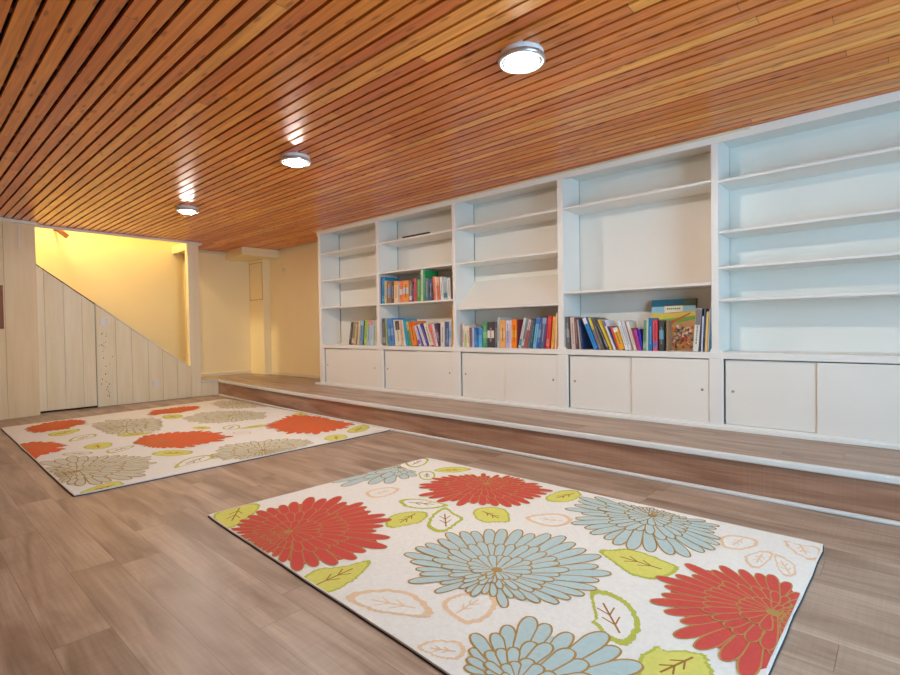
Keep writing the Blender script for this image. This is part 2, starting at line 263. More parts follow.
class MB:
    """collects faces of one part, then links them as one mesh object"""
    def __init__(s): s.v = []; s.f = []; s.mi = []; s.mats = []
    def mat(s, m):
        if m not in s.mats: s.mats.append(m)
        return s.mats.index(m)
    def poly(s, pts, m):
        i = len(s.v); s.v += [tuple(p) for p in pts]; s.f.append(list(range(i, i+len(pts)))); s.mi.append(s.mat(m))
    def hexa(s, b, t, m):
        """b, t: four bottom and four top corners, both counter-clockwise from above"""
        k = s.mat(m); i = len(s.v); s.v += [tuple(p) for p in b] + [tuple(p) for p in t]
        n = len(b)
        fs = [list(range(n-1, -1, -1)), list(range(n, 2*n))] + [[j, (j+1) % n, n+(j+1) % n, n+j] for j in range(n)]
        for f in fs: s.f.append([i+q for q in f]); s.mi.append(k)
    def box(s, x0, x1, y0, y1, z0, z1, m):
        s.hexa([(x0, y0, z0), (x1, y0, z0), (x1, y1, z0), (x0, y1, z0)], [(x0, y0, z1), (x1, y0, z1), (x1, y1, z1), (x0, y1, z1)], m)
    def prism_y(s, pts, y0, y1, m):
        """outline in x, z (counter-clockwise seen from -y), from y0 to y1"""
        s.hexa([(x, y0, z) for x, z in pts], [(x, y1, z) for x, z in pts], m)
    def prism_x(s, pts, x0, x1, m):
        s.hexa([(x0, y, z) for y, z in pts], [(x1, y, z) for y, z in pts], m)
    def lathe(s, prof, m, n=32, centre=(0, 0, 0)):
        k = s.mat(m); i = len(s.v); cx, cy, cz = centre
        for r, z in prof:
            for j in range(n): s.v.append((cx+r*math.cos(2*PI*j/n), cy+r*math.sin(2*PI*j/n), cz+z))
        for a in range(len(prof)-1):
            for j in range(n):
                s.f.append([i+a*n+j, i+a*n+(j+1) % n, i+(a+1)*n+(j+1) % n, i+(a+1)*n+j]); s.mi.append(k)
    def build(s, name, parent=None, bevel=0., smooth=False, loc=None):
        me = bpy.data.meshes.new(name)
        off = Vector(ORIGIN.get(parent.name, (0, 0, 0))) if parent else Vector(loc or (0, 0, 0))
        me.from_pydata([tuple(Vector(p)-off) for p in s.v], [], s.f)
        for m in s.mats: me.materials.append(m)
        for p, k in zip(me.polygons, s.mi): p.material_index = k; p.use_smooth = smooth
        me.validate(); me.update()
        import bmesh
        bm = bmesh.new(); bm.from_mesh(me)
        if not getattr(s, 'flat', False): bmesh.ops.recalc_face_normals(bm, faces=bm.faces)
        bm.to_mesh(me); bm.free()
        o = bpy.data.objects.new(name, me); C.objects.link(o)
        if parent: o.parent = parent; ORIGIN[o.name] = tuple(off)
        else: o.location = off; ORIGIN[o.name] = tuple(off)
        if bevel:
            bv = o.modifiers.new('bevel', 'BEVEL'); bv.width = bevel; bv.segments = 2; bv.limit_method = 'ANGLE'
        return o
ORIGIN = {}

def thing(name, label, cat, loc, group=None):
    o = bpy.data.objects.new(name, None); C.objects.link(o); o.location = loc; o.empty_display_size = .1
    ORIGIN[o.name] = tuple(loc); return tag(o, label, cat, group)
def tag(o, label, cat, group=None):
    o['label'] = label; o['category'] = cat
    if group: o['group'] = group
    return o
def struct(o): o['kind'] = 'structure'; return o

# ------------------------------------------------------------------ room numbers (metres)
ZC = 2.26          # underside of the ceiling slats
ZP = .2256         # raised floor
XB = 3.856         # face of the bookcase
XBACK = 4.165      # its back panel
XR = 4.32          # wall behind it
YW = 7.739         # stair wall
YA = 8.42          # alcove and stairwell back wall
YREAR = -1.7; XL = -2.6
def xfront(y): return 3.147 + .0095*max(0, y-3.5)**2

# ------------------------------------------------------------------ materials
white_paint = plain('white_paint', (236, 235, 230), .38, .03, (3, 3, 3), .03, 90)
panel_paint = plain('panel_paint', (236, 233, 225), .42, .035, (2, 2, 2), .03, 70)
cream_trim = plain('cream_trim', (226, 214, 190), .45, .05)
nosing_paint = plain('nosing_paint', (216, 218, 216), .35, .03)
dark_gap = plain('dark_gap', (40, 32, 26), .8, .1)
yellow_paint = plain('yellow_paint', (243, 226, 174), .55, .04, (2, 2, 2), .05, 40)
tan_paint = plain('tan_paint', (244, 229, 188), .55, .04, (2, 2, 2), .05, 40)
plaster = plain('plaster', (226, 222, 212), .7, .03)
brass = plain('aged_brass', (168, 158, 130), .4, .1, metal=.8)
black_metal = plain('black_metal', (38, 34, 34), .5, .05)
chrome = plain('brushed_metal', (214, 218, 222), .28, .03, metal=.85)
lamp_white = plain('lamp_white', (236, 238, 240), .35, .02)
plate_white = plain('plate_white', (232, 226, 212), .4, .02)
brown_wood = plain('brown_wood', (128, 78, 48), .5, .25, (30, 30, 4))
dark_wood = plain('dark_wood', (58, 34, 24), .6, .2)

def plank_paint(name, rgb):
    m, nt, b = new_mat(name)
    n = N(nt, 'ShaderNodeTexNoise', Scale=1.0, Detail=6.0, Roughness=.6); nt.links.new(scaled_coords(nt, 7, 7, .7), n.inputs['Vector'])
    n2 = N(nt, 'ShaderNodeTexNoise', Scale=1.0, Detail=3.0); nt.links.new(scaled_coords(nt, 40, 40, 2.2), n2.inputs['Vector'])
    c = lin(rgb)
    r = N(nt, 'ShaderNodeValToRGB'); nt.links.new(n.outputs['Fac'], r.inputs['Fac'])
    r.color_ramp.elements[0].position = .32; r.color_ramp.elements[0].color = (c[0]*.93, c[1]*.90, c[2]*.82, 1)
    r.color_ramp.elements[1].position = .62; r.color_ramp.elements[1].color = c
    g = N(nt, 'ShaderNodeValToRGB'); nt.links.new(n2.outputs['Fac'], g.inputs['Fac'])
    g.color_ramp.elements[0].position = .35; g.color_ramp.elements[0].color = (.965, .96, .94, 1)
    g.color_ramp.elements[1].position = .6; g.color_ramp.elements[1].color = (1, 1, 1, 1)
    nt.links.new(mix_col(nt, 1.0, r.outputs[0], g.outputs[0], 'MULTIPLY'), b.inputs['Base Color'])
    b.inputs['Roughness'].default_value = .45
    bp = N(nt, 'ShaderNodeBump', Strength=.12, Distance=.01); nt.links.new(n2.outputs['Fac'], bp.inputs['Height']); nt.links.new(bp.outputs['Normal'], b.inputs['Normal'])
    return m
plank_white = plank_paint('plank_white', (240, 229, 200))
plank_cream = plank_paint('plank_cream', (232, 213, 176))

PITCH = .0762
def slat_wood():
    """varnished pine: a tone for each board, long grain, knots, butt joints"""
    m, nt, b = new_mat('varnished_pine')
    tc = nt.nodes.new('ShaderNodeTexCoord'); sp = nt.nodes.new('ShaderNodeSeparateXYZ'); nt.links.new(tc.outputs['Object'], sp.inputs[0])
    x, y = sp.outputs[0], sp.outputs[1]
    idx = math_node(nt, 'FLOOR', math_node(nt, 'DIVIDE', math_node(nt, 'SUBTRACT', x, XL), PITCH))
    wn = nt.nodes.new('ShaderNodeTexWhiteNoise'); wn.noise_dimensions = '1D'; nt.links.new(idx, wn.inputs['W'])
    seg = math_node(nt, 'FLOOR', math_node(nt, 'DIVIDE', math_node(nt, 'ADD', y, math_node(nt, 'MULTIPLY', wn.outputs['Value'], 7.0)), 2.9))
    wn2 = nt.nodes.new('ShaderNodeTexWhiteNoise'); wn2.noise_dimensions = '2D'
    cb = nt.nodes.new('ShaderNodeCombineXYZ'); nt.links.new(idx, cb.inputs[0]); nt.links.new(seg, cb.inputs[1]); nt.links.new(cb.outputs[0], wn2.inputs['Vector'])
    tone = wn2.outputs['Value']
    off = nt.nodes.new('ShaderNodeCombineXYZ'); nt.links.new(math_node(nt, 'MULTIPLY', tone, 31.0), off.inputs[1]); nt.links.new(math_node(nt, 'MULTIPLY', tone, 17.0), off.inputs[2])
    va = nt.nodes.new('ShaderNodeVectorMath'); va.operation = 'ADD'; nt.links.new(tc.outputs['Object'], va.inputs[0]); nt.links.new(off.outputs[0], va.inputs[1])
    mp = nt.nodes.new('ShaderNodeMapping'); mp.inputs['Scale'].default_value = (70, 2.2, 6); nt.links.new(va.outputs[0], mp.inputs['Vector'])
    gr = N(nt, 'ShaderNodeTexNoise', Scale=1.0, Detail=5.0, Distortion=.5); nt.links.new(mp.outputs[0], gr.inputs['Vector'])
    mp2 = nt.nodes.new('ShaderNodeMapping'); mp2.inputs['Scale'].default_value = (9, 1.6, 3); nt.links.new(va.outputs[0], mp2.inputs['Vector'])
    br = N(nt, 'ShaderNodeTexNoise', Scale=1.0, Detail=3.0); nt.links.new(mp2.outputs[0], br.inputs['Vector'])
    ramp = N(nt, 'ShaderNodeValToRGB'); nt.links.new(tone, ramp.inputs['Fac'])
    e = ramp.color_ramp.elements
    e[0].position = 0; e[0].color = lin((218, 116, 40)); e[1].position = 1; e[1].color = lin((250, 172, 76))
    k = e.new(.5); k.color = lin((236, 144, 54))
    g = N(nt, 'ShaderNodeValToRGB'); nt.links.new(gr.outputs['Fac'], g.inputs['Fac'])
    g.color_ramp.elements[0].position = .3; g.color_ramp.elements[0].color = (.72, .6, .5, 1); g.color_ramp.elements[1].position = .62; g.color_ramp.elements[1].color = (1.1, 1.08, 1.0, 1)
    c1 = mix_col(nt, .8, ramp.outputs[0], g.outputs[0], 'MULTIPLY')
    g2 = N(nt, 'ShaderNodeValToRGB'); nt.links.new(br.outputs['Fac'], g2.inputs['Fac'])
    g2.color_ramp.elements[0].position = .3; g2.color_ramp.elements[0].color = (.86, .76, .66, 1); g2.color_ramp.elements[1].position = .6; g2.color_ramp.elements[1].color = (1.05, 1.05, 1.05, 1)
    c2 = mix_col(nt, .8, c1, g2.outputs[0], 'MULTIPLY')
    # knots
    mp3 = nt.nodes.new('ShaderNodeMapping'); mp3.inputs['Scale'].default_value = (13.1, 3.2, .01); nt.links.new(va.outputs[0], mp3.inputs['Vector'])
    vo = N(nt, 'ShaderNodeTexVoronoi', Scale=1.0); vo.voronoi_dimensions = '2D'; nt.links.new(mp3.outputs[0], vo.inputs['Vector'])
    kn = N(nt, 'ShaderNodeValToRGB'); nt.links.new(vo.outputs['Distance'], kn.inputs['Fac'])
    kn.color_ramp.elements[0].position = .05; kn.color_ramp.elements[0].color = (.5, .36, .26, 1); kn.color_ramp.elements[1].position = .13; kn.color_ramp.elements[1].color = (1, 1, 1, 1)
    c3 = mix_col(nt, .8, c2, kn.outputs[0], 'MULTIPLY')
    # joint between two boards of a row
    fr = math_node(nt, 'FRACT', math_node(nt, 'DIVIDE', math_node(nt, 'ADD', y, math_node(nt, 'MULTIPLY', wn.outputs['Value'], 7.0)), 2.9))
    jt = math_node(nt, 'LESS_THAN', fr, .0013)
    c4 = mix_col(nt, math_node(nt, 'MULTIPLY', jt, .55), c3, lin((80, 40, 18)))
    nt.links.new(c4, b.inputs['Base Color'])
    rr = math_node(nt, 'MULTIPLY_ADD', br.outputs['Fac'], .22, .22)
    nt.links.new(rr, b.inputs['Roughness'])
    b.inputs['Coat Weight'].default_value = .35; b.inputs['Coat Roughness'].default_value = .18
    bp = N(nt, 'ShaderNodeBump', Strength=.10, Distance=.004); nt.links.new(gr.outputs['Fac'], bp.inputs['Height']); nt.links.new(bp.outputs['Normal'], b.inputs['Normal'])
    return m
pine = slat_wood()

def plank_floor(name, tones, width=.156, length=1.22, shift=0.):
    m, nt, b = new_mat(name)
    tc = nt.nodes.new('ShaderNodeTexCoord'); sp = nt.nodes.new('ShaderNodeSeparateXYZ'); nt.links.new(tc.outputs['Object'], sp.inputs[0])
    X = math_node(nt, 'DIVIDE', math_node(nt, 'ADD', sp.outputs[0], shift), width)
    row = math_node(nt, 'FLOOR', X)
    wn = nt.nodes.new('ShaderNodeTexWhiteNoise'); wn.noise_dimensions = '1D'; nt.links.new(row, wn.inputs['W'])
    Y = math_node(nt, 'ADD', math_node(nt, 'DIVIDE', sp.outputs[1], length), math_node(nt, 'MULTIPLY', wn.outputs['Value'], 5.0))
    col = math_node(nt, 'FLOOR', Y)
    cb = nt.nodes.new('ShaderNodeCombineXYZ'); nt.links.new(row, cb.inputs[0]); nt.links.new(col, cb.inputs[1])
    wn2 = nt.nodes.new('ShaderNodeTexWhiteNoise'); wn2.noise_dimensions = '2D'; nt.links.new(cb.outputs[0], wn2.inputs['Vector'])
    tone = wn2.outputs['Value']
    off = nt.nodes.new('ShaderNodeCombineXYZ'); nt.links.new(math_node(nt, 'MULTIPLY', tone, 13.0), off.inputs[1]); nt.links.new(math_node(nt, 'MULTIPLY', tone, 29.0), off.inputs[2])
    va = nt.nodes.new('ShaderNodeVectorMath'); va.operation = 'ADD'; nt.links.new(tc.outputs['Object'], va.inputs[0]); nt.links.new(off.outputs[0], va.inputs[1])
    def noise(sc, det, dist=0.):
        mp = nt.nodes.new('ShaderNodeMapping'); mp.inputs['Scale'].default_value = sc; nt.links.new(va.outputs[0], mp.inputs['Vector'])
        n = N(nt, 'ShaderNodeTexNoise', Scale=1.0, Detail=det, Distortion=dist); nt.links.new(mp.outputs[0], n.inputs['Vector']); return n.outputs['Fac']
    broad = noise((7, 1.1, 9), 4., 1.2); grain = noise((95, 3.5, 95), 5.); saw = noise((4, 130, 1), 2.)
    ramp = N(nt, 'ShaderNodeValToRGB'); nt.links.new(math_node(nt, 'MULTIPLY_ADD', math_node(nt, 'SUBTRACT', tone, .5), .10, broad), ramp.inputs['Fac'])
    e = ramp.color_ramp.elements; e[0].position = .29; e[0].color = lin(tones[0]); e[1].position = .70; e[1].color = lin(tones[2]); k = e.new(.5); k.color = lin(tones[1])
    g = N(nt, 'ShaderNodeValToRGB'); nt.links.new(grain, g.inputs['Fac'])
    g.color_ramp.elements[0].position = .36; g.color_ramp.elements[0].color = (.82, .8, .78, 1); g.color_ramp.elements[1].position = .62; g.color_ramp.elements[1].color = (1.06, 1.06, 1.06, 1)
    c1 = mix_col(nt, .75, ramp.outputs[0], g.outputs[0], 'MULTIPLY')
    s = N(nt, 'ShaderNodeValToRGB'); nt.links.new(saw, s.inputs['Fac'])
    s.color_ramp.elements[0].position = .35; s.color_ramp.elements[0].color = (.85, .85, .85, 1); s.color_ramp.elements[1].position = .6; s.color_ramp.elements[1].color = (1.05, 1.05, 1.05, 1)
    c2 = mix_col(nt, .35, c1, s.outputs[0], 'MULTIPLY')
    fx = math_node(nt, 'LESS_THAN', math_node(nt, 'FRACT', X), .013); fy = math_node(nt, 'LESS_THAN', math_node(nt, 'FRACT', Y), .0022)
    c3 = mix_col(nt, math_node(nt, 'MULTIPLY', math_node(nt, 'MAXIMUM', fx, fy), .55), c2, lin((70, 56, 48)))
    nt.links.new(c3, b.inputs['Base Color'])
    nt.links.new(math_node(nt, 'MULTIPLY_ADD', grain, .2, .28), b.inputs['Roughness'])
    b.inputs['Specular IOR Level'].default_value = .45
    bp = N(nt, 'ShaderNodeBump', Strength=.08, Distance=.004); nt.links.new(math_node(nt, 'ADD', grain, saw), bp.inputs['Height']); nt.links.new(bp.outputs['Normal'], b.inputs['Normal'])
    return m
vinyl = plank_floor('vinyl_plank', ((136, 111, 92), (166, 142, 123), (188, 165, 146)))
riser_wood = plank_floor('riser_plank', ((122, 86, 68), (156, 116, 94), (176, 138, 114)), width=3., length=60., shift=.4)

def glow(name, rgb, strength):
    m, nt, b = new_mat(name)
    b.inputs['Base Color'].default_value = lin((240, 240, 240)); b.inputs['Emission Color'].default_value = lin(rgb); b.inputs['Emission Strength'].default_value = strength
    return m

# ------------------------------------------------------------------ floor, platform, walls
m = MB(); m.box(XL-.1, XR+.1, YREAR-.1, YA+.1, -.06, 0, vinyl); struct(m.build('floor'))

STEPS = [YREAR, 3.5] + [3.5 + .53*k for k in range(1, 8)]
m = MB()
ys = STEPS + [YW+.02]
for ya_, yb_ in zip(ys[:-1], ys[1:]):
    q = [(xfront(ya_)+.03, ya_), (XR, ya_), (XR, yb_), (xfront(yb_)+.03, yb_)]
    m.hexa([(x, y, .001) for x, y in q], [(x, y, ZP) for x, y in q], vinyl)
m.box(2.2, XR, YW+.02, YA, .001, ZP, vinyl)
struct(m.build('floor_raised'))
def strip(name, xa, xb, z0, z1, mat, ya=YREAR, yb=YW-.002, bevel=.004):
    m = MB(); ys = [y for y in STEPS if y < yb-.1] + [yb]; k = m.mat(mat)
    for y in ys: m.v += [(xfront(y)+xa, y, z0), (xfront(y)+xb, y, z0), (xfront(y)+xb, y, z1), (xfront(y)+xa, y, z1)]
    for i in range(len(ys)-1):
        for j in range(4): m.f.append([4*i+j, 4*i+(j+1) % 4, 4*i+4+(j+1) % 4, 4*i+4+j]); m.mi.append(k)
    m.f += [[3, 2, 1, 0], [4*len(ys)-4+j for j in range(4)]]; m.mi += [k, k]
    return struct(m.build(name, bevel=bevel))
strip('trim_step_riser', .022, .03, .0, .195, riser_wood, bevel=0)
strip('trim_step_nosing', 0, .034, .193, ZP+.003, nosing_paint, yb=YW-.03, bevel=.008)
strip('trim_step_shoe', -.012, .022, .0005, .019, nosing_paint, yb=YW-.1, bevel=.006)
# short white riser beside the stair wall
m = MB(); m.box(3.10, xfront(YW)+.03, YW-.02, YW+.02, 0, ZP-.012, plank_white); m.box(3.09, xfront(YW)+.034, YW-.035, YW+.02, ZP-.022, ZP+.003, nosing_paint)
struct(m.build('trim_side_riser', bevel=.003))

m = MB(); m.box(XR, XR+.08, YREAR, YA+.08, 0, ZC+.2, tan_paint); struct(m.build('wall_right'))
# stairwell and alcove back wall
m = MB(); m.box(.2, 3.15, YA, YA+.08, 0, 3.8, yellow_paint); m.box(3.15, XR+.08, YA-.015, YA+.08, 0, ZC+.2, tan_paint); struct(m.build('wall_back'))
m = MB(); m.box(.12, .2, YW+.06, YA+.08, 0, 3.8, yellow_paint); m.box(.2, 3.1, YW+.0, YW+.06, ZC+.0, 3.8, yellow_paint); m.box(3.1, 3.16, YW+.06, YA, ZC+.0, 3.8, yellow_paint)
m.box(.12, 3.16, YW, YA+.08, 3.8, 3.86, plaster); struct(m.build('wall_stairwell'))
m = MB(); m.box(XL-.08, XL, YREAR, 8, 0, ZC+.2, plank_white); struct(m.build('wall_left'))
# rear wall, behind the camera, with a wide window
WX0, WX1, WZ0, WZ1 = .5, 2.5, .55, 2.0
m = MB()
m.box(XL, WX0, YREAR-.08, YREAR, 0, ZC+.2, plaster); m.box(WX1, XR, YREAR-.08, YREAR, 0, ZC+.2, plaster)
m.box(WX0, WX1, YREAR-.08, YREAR, 0, WZ0, plaster); m.box(WX0, WX1, YREAR-.08, YREAR, WZ1, ZC+.2, plaster); struct(m.build('wall_rear'))
m = MB()
for a, b_ in ((WX0, WX0+.05), ((WX0+WX1)/2-.03, (WX0+WX1)/2+.03), (WX1-.05, WX1)): m.box(a, b_, YREAR-.06, YREAR+.01, WZ0, WZ1, white_paint)
m.box(WX0, WX1, YREAR-.06, YREAR+.01, WZ0, WZ0+.05, white_paint); m.box(WX0, WX1, YREAR-.06, YREAR+.01, WZ1-.05, WZ1, white_paint); struct(m.build('window_1'))

# plank wall with the low slope of the staircase
def zs(x): return 1.80 - .7872*(x-1.215)
m = MB()
cuts = [1.803, 2.018, 2.201, 2.398, 2.578, 2.767, 2.953, 3.10]
for a, b_ in zip(cuts[:-1], cuts[1:]):
    a += .004; b_ -= .001
    top = (lambda x: min(zs(x), 3)) if b_ <= 2.953 else (lambda x: .44)
    m.prism_y([(a, .004), (b_, .004), (b_, top(b_)), (a, top(a))], YW, YW+.02, plank_white)
m.prism_y([(1.803, .0), (3.10, .0), (3.10, .43), (2.94, .43), (1.803, zs(1.803)-.01)], YW+.012, YW+.06, plaster)
rs = random.Random(5)
for k in range(34):      # chipped paint on the plank beside the closet door
    cx = 1.90+rs.gauss(0, .035); cz = rs.uniform(.12, .98); r = rs.uniform(.004, .011)
    if not 1.815 < cx < 2.0: continue
    m.poly([(cx+r*rs.uniform(.4, 1)*math.cos(t)*.7, YW-.0008, cz+r*rs.uniform(.5, 1.3)*math.sin(t)) for t in [2*PI*q/7 for q in range(7)]], dark_gap if k % 3 else brown_wood)
wst = struct(m.build('wall_stair'))
m = MB()
m.prism_y([(1.80, zs(1.80)-.014), (2.945, zs(2.945)-.014), (2.945, zs(2.945)+.012), (1.80, zs(1.80)+.012)], YW-.012, YW+.065, plank_white)
struct(m.build('trim_slope', bevel=.003))
# understair closet door
m = MB(); m.prism_y([(1.19, 0), (1.803, 0), (1.803, zs(1.803)), (1.19, zs(1.19))], YW+.012, YW+.06, dark_gap); 
struct(m.build('trim_closet_jamb'))
m = MB()
dc = [1.212, 1.285, 1.471, 1.656, 1.795]
for a, b_ in zip(dc[:-1], dc[1:]):
    m.prism_y([(a+.003, .022), (b_, .022), (b_, zs(b_)-.02), (a+.003, zs(a)-.02)], YW-.004, YW+.014, plank_white)
m.prism_y([(1.214, .024), (1.794, .024), (1.794, zs(1.794)-.022), (1.214, zs(1.214)-.022)], YW+.004, YW+.0135, plaster)
d = struct(m.build('door_1', bevel=.0015))
m = MB(); m.lathe([(0, .0), (.009, .0), (.009, .004), (0, .004)], plate_white, 14)
for v in range(len(m.v)): x, y, z = m.v[v]; m.v[v] = (1.37+x, YW-.004-z, .86+y)
m.build('door_pull', d)
# post beside the stair opening
m = MB(); m.box(2.947, 3.10, YW-.002, YW+.10, .432, ZC-.004, plank_white); struct(m.build('trim_post', bevel=.003))
m = MB(); m.box(2.985, 3.10, YW+.101, YA, ZC-.10, ZC+.02, plank_cream); struct(m.build('trim_stair_header'))
# white plank wall nearer the camera, running out of the picture
def yl(x): return 7.575 + .17*(x-1.195)
m = MB(); xs = [-2.6, -2.2, -1.8, -1.4, -1.0, -.62, -.3, -.02, .24, .47, .68, .90, 1.195]
for a, b_ in zip(xs[:-1], xs[1:]):
    b2 = b_-.0015
    m.hexa([(a, yl(a), 0), (b2, yl(b2), 0), (b2, YW+.06, 0), (a, YW+.06, 0)], [(a, yl(a), ZC+.1), (b2, yl(b2), ZC+.1), (b2, YW+.06, ZC+.1), (a, YW+.06, ZC+.1)], plank_cream)
m.hexa([(1.03, yl(1.03)-.006, 1.93), (1.06, yl(1.06)-.006, 1.93), (1.06, yl(1.06), 1.93), (1.03, yl(1.03), 1.93)], [(1.03, yl(1.03)-.006, 2.2), (1.06, yl(1.06)-.006, 2.2), (1.06, yl(1.06), 2.2), (1.03, yl(1.03), 2.2)], cream_trim)
struct(m.build('wall_plank', bevel=.002))
# ceiling moulding along those walls
m = MB()
m.hexa([(XL, yl(XL)-.03, ZC-.035), (1.21, yl(1.2)-.03, ZC-.035), (1.21, yl(1.2), ZC-.035), (XL, yl(XL), ZC-.035)], [(XL, yl(XL)-.03, ZC-.0005), (1.21, yl(1.2)-.03, ZC-.0005), (1.21, yl(1.2), ZC-.0005), (XL, yl(XL), ZC-.0005)], white_paint)
m.box(1.19, 3.14, YW-.03, YW+.0, ZC-.032, ZC-.0005, white_paint); m.box(3.10, 3.14, YW, YW+.12, ZC-.032, ZC-.0005, white_paint)
struct(m.build('trim_ceiling', bevel=.003))
m = MB(); m.box(3.16, 3.8, YA-.045, YA-.015, ZC-.04, ZC-.0005, cream_trim); struct(m.build('trim_alcove', bevel=.003))
m = MB(); m.box(3.10, 4.197, YA-.035, YA-.015, ZP, ZP+.05, cream_trim); m.box(XR-.016, XR, 5.85, 7.924, ZP, ZP+.045, cream_trim); struct(m.build('baseboard_alcove', bevel=.003))
# boxed corner pillar and the soffit round its head
m = MB(); m.box(4.197, XR, 7.925, YA-.015, ZP, ZC, tan_paint); pil = struct(m.build('wall_pillar', bevel=.003))
m = MB(); m.hexa([(3.70, 7.62, ZC-.125), (XR, 7.60, ZC-.125), (XR, YA-.015, ZC-.125), (3.80, YA-.015, ZC-.125)], [(3.70, 7.62, ZC-.001), (XR, 7.60, ZC-.001), (XR, YA-.015, ZC-.001), (3.80, YA-.015, ZC-.001)], tan_paint)
struct(m.build('trim_soffit', bevel=.003))
# steps inside the stairwell
m = MB()
for k in range(9):
    zt = ZP + .19*(k+1); xa = 2.55 - .242*k
    m.box(max(.2, xa-.26), xa, YW+.065, YA-.002, 0 if k == 0 else zt-.24, zt, brown_wood)
struct(m.build('stairs'))

# ------------------------------------------------------------------ ceiling of slats
m = MB()
n = int((XR-.03-XL)/PITCH); rs = random.Random(3)
for k in range(n+1):
    xa = XL + k*PITCH + .006; xb = xa + PITCH - .0165 + rs.uniform(-.0015, .0015)
    if xb > XR-.05: xb = XR-.055
    if xb-xa < .02: continue
    y_end = YA-.02 if xb > 3.12 else YW-.001
    if xa < 1.21: y_end = min(y_end, yl(xa)-.001)
    dz = rs.uniform(0, .0025)
    m.box(xa, xb, YREAR, y_end, ZC+dz, ZC+.0185+dz, pine)
struct_c = struct(m.build('ceiling'))
m = MB(); y = YREAR+.2
while y < 7.5:
    m.box(XL, XR-.02, y, y+.045, ZC+.0215, ZC+.05, brown_wood); y += .42
m.box(3.15, XR-.02, 7.9, 7.945, ZC+.0215, ZC+.05, brown_wood); m.box(3.15, XR-.02, 8.25, 8.295, ZC+.0215, ZC+.05, brown_wood)
m.build('batten', struct_c)
m = MB(); m.box(XL, XR, YREAR, YW, ZC+.14, ZC+.2, dark_gap); m.box(3.16, XR, YW, YA, ZC+.14, ZC+.2, dark_gap); m.build('backing', struct_c)

# ------------------------------------------------------------------ ceiling lights
lamp_glow = glow('lamp_glow', (255, 247, 236), LAMP)
glass_rim = plain('frosted_rim', (96, 116, 128), .2, .02)
LAMP_LABELS = [((2.058, 1.366), 'round flush ceiling light above the front rug, largest of three, chrome ring and clips'),
               ((2.095, 3.42), 'round flush ceiling light in the middle of a row of three on orange slats'),
               ((2.15, 5.621), 'round flush ceiling light closest to the stair wall, smallest of three')]
def ceiling_light(x, y, label):

    t = thing('ceiling_light', label, 'ceiling light', (x, y, ZC), 'round flush ceiling lights')
    c = (x, y, ZC)
    m = MB(); m.lathe([(0, .012), (.098, .012), (.104, -.003), (.106, -.019), (.100, -.022), (0, -.022)], lamp_white, 40, c); m.build('base_pan', t, smooth=False)
    m = MB(); m.lathe([(.101, -.022), (.109, -.024), (.112, -.036), (.108, -.044), (.098, -.046), (.094, -.040), (.096, -.024), (.101, -.022)], chrome, 40, c); m.build('trim_ring', t, smooth=True)
    m = MB(); m.lathe([(.0935, -.0225), (.0935, -.038), (.088, -.043), (.080, -.0405), (.0665, -.036), (.0665, -.0225)], glass_rim, 40, c); m.build('glass_rim', t, smooth=True)
    m = MB(); m.lathe([(.066, -.0225), (.066, -.043), (.063, -.052), (.050, -.060), (.026, -.064), (.0001, -.065)], lamp_glow, 40, c); m.build('diffuser', t, smooth=True)
    for a in (2.4, 4.5, .3):
        m = MB(); r = .1125; m.lathe([(.0001, .004), (.005, .004), (.005, -.012), (.0001, -.012)], chrome, 10, (x+r*math.cos(a), y+r*math.sin(a), ZC-.030)); m.build('clip', t)
for (p, l) in LAMP_LABELS: ceiling_light(p[0], p[1], l)

# ------------------------------------------------------------------ the built-in bookcase
bc = thing('bookcase', 'long white built-in bookcase of five bays with sliding doors, on the raised wood floor', 'bookcase', (XB, 2.8, ZP))
UP = [(5.750, 5.795), (4.572, 4.622), (3.380, 3.424), (2.168, 2.220), (.966, 1.012), (-.505, -.46)]
LO = [(5.705, 5.797), (4.515, 4.628), (3.335, 3.436), (2.130, 2.228), (.937, 1.027), (-.51, -.42)]
ZK = .762
for (u0, u1), (l0, l1) in zip(UP, LO):
    m = MB(); m.box(XB, XBACK-.008, u0, u1, ZK, 2.245, white_paint); m.box(XBACK-.0078, XBACK-.0002, u0+.002, u1-.002, ZK, 2.245, dark_gap); m.build('upright', bc, bevel=.002)  # dark strip in the rear gap: the corner's shade put into colour
    m = MB(); f = .028
    m.prism_x([(l0, .266), (l1, .266), (l1, ZK-.006), (min(l1, u1+.001), ZK+f), (max(l0, u0-.001), ZK+f), (l0, ZK-.006)], XB-.004, XB+.016, white_paint); m.build('stile', bc, bevel=.002)
    m = MB(); m.box(XB+.017, XBACK, u0+.005, u1-.005, ZP+.04, .7155, white_paint); m.build('partition', bc)
m = MB(); m.box(XB-.008, XB+.016, -.515, 5.815, 2.202, ZC-.001, white_paint); m.build('fascia', bc, bevel=.002)
m = MB(); m.box(XB-.022, XB-.008, .77, 5.835, ZC-.016, ZC-.001, cream_trim); m.build('crown_strip', bc, bevel=.002)
m = MB(); m.box(XB+.017, XBACK, -.46, 5.75, 2.2455, 2.256, white_paint); m.build('top_panel', bc)
m = MB(); m.box(XB-.006, XBACK, -.51, 5.797, .7165, ZK-.0005, white_paint); m.build('counter', bc, bevel=.003)
m = MB(); m.box(XB-.004, XB+.016, -.51, 5.797, ZP+.024, .268, white_paint); m.box(XB-.022, XB+.012, -.51, 5.90, ZP+.0005, ZP+.026, white_paint); m.build('base_trim', bc, bevel=.003)
m = MB(); m.box(5.79+XB-5.79, XR-.001, 5.796, 5.806, ZP+.03, ZC-.002, white_paint); m.build('end_panel', bc)
SHELF = [[1.958, 1.606, 1.253], [1.958, 1.612, 1.250], [1.962, 1.610, 1.157], [1.961, 1.250], [1.950, 1.600, 1.355, 1.132]]
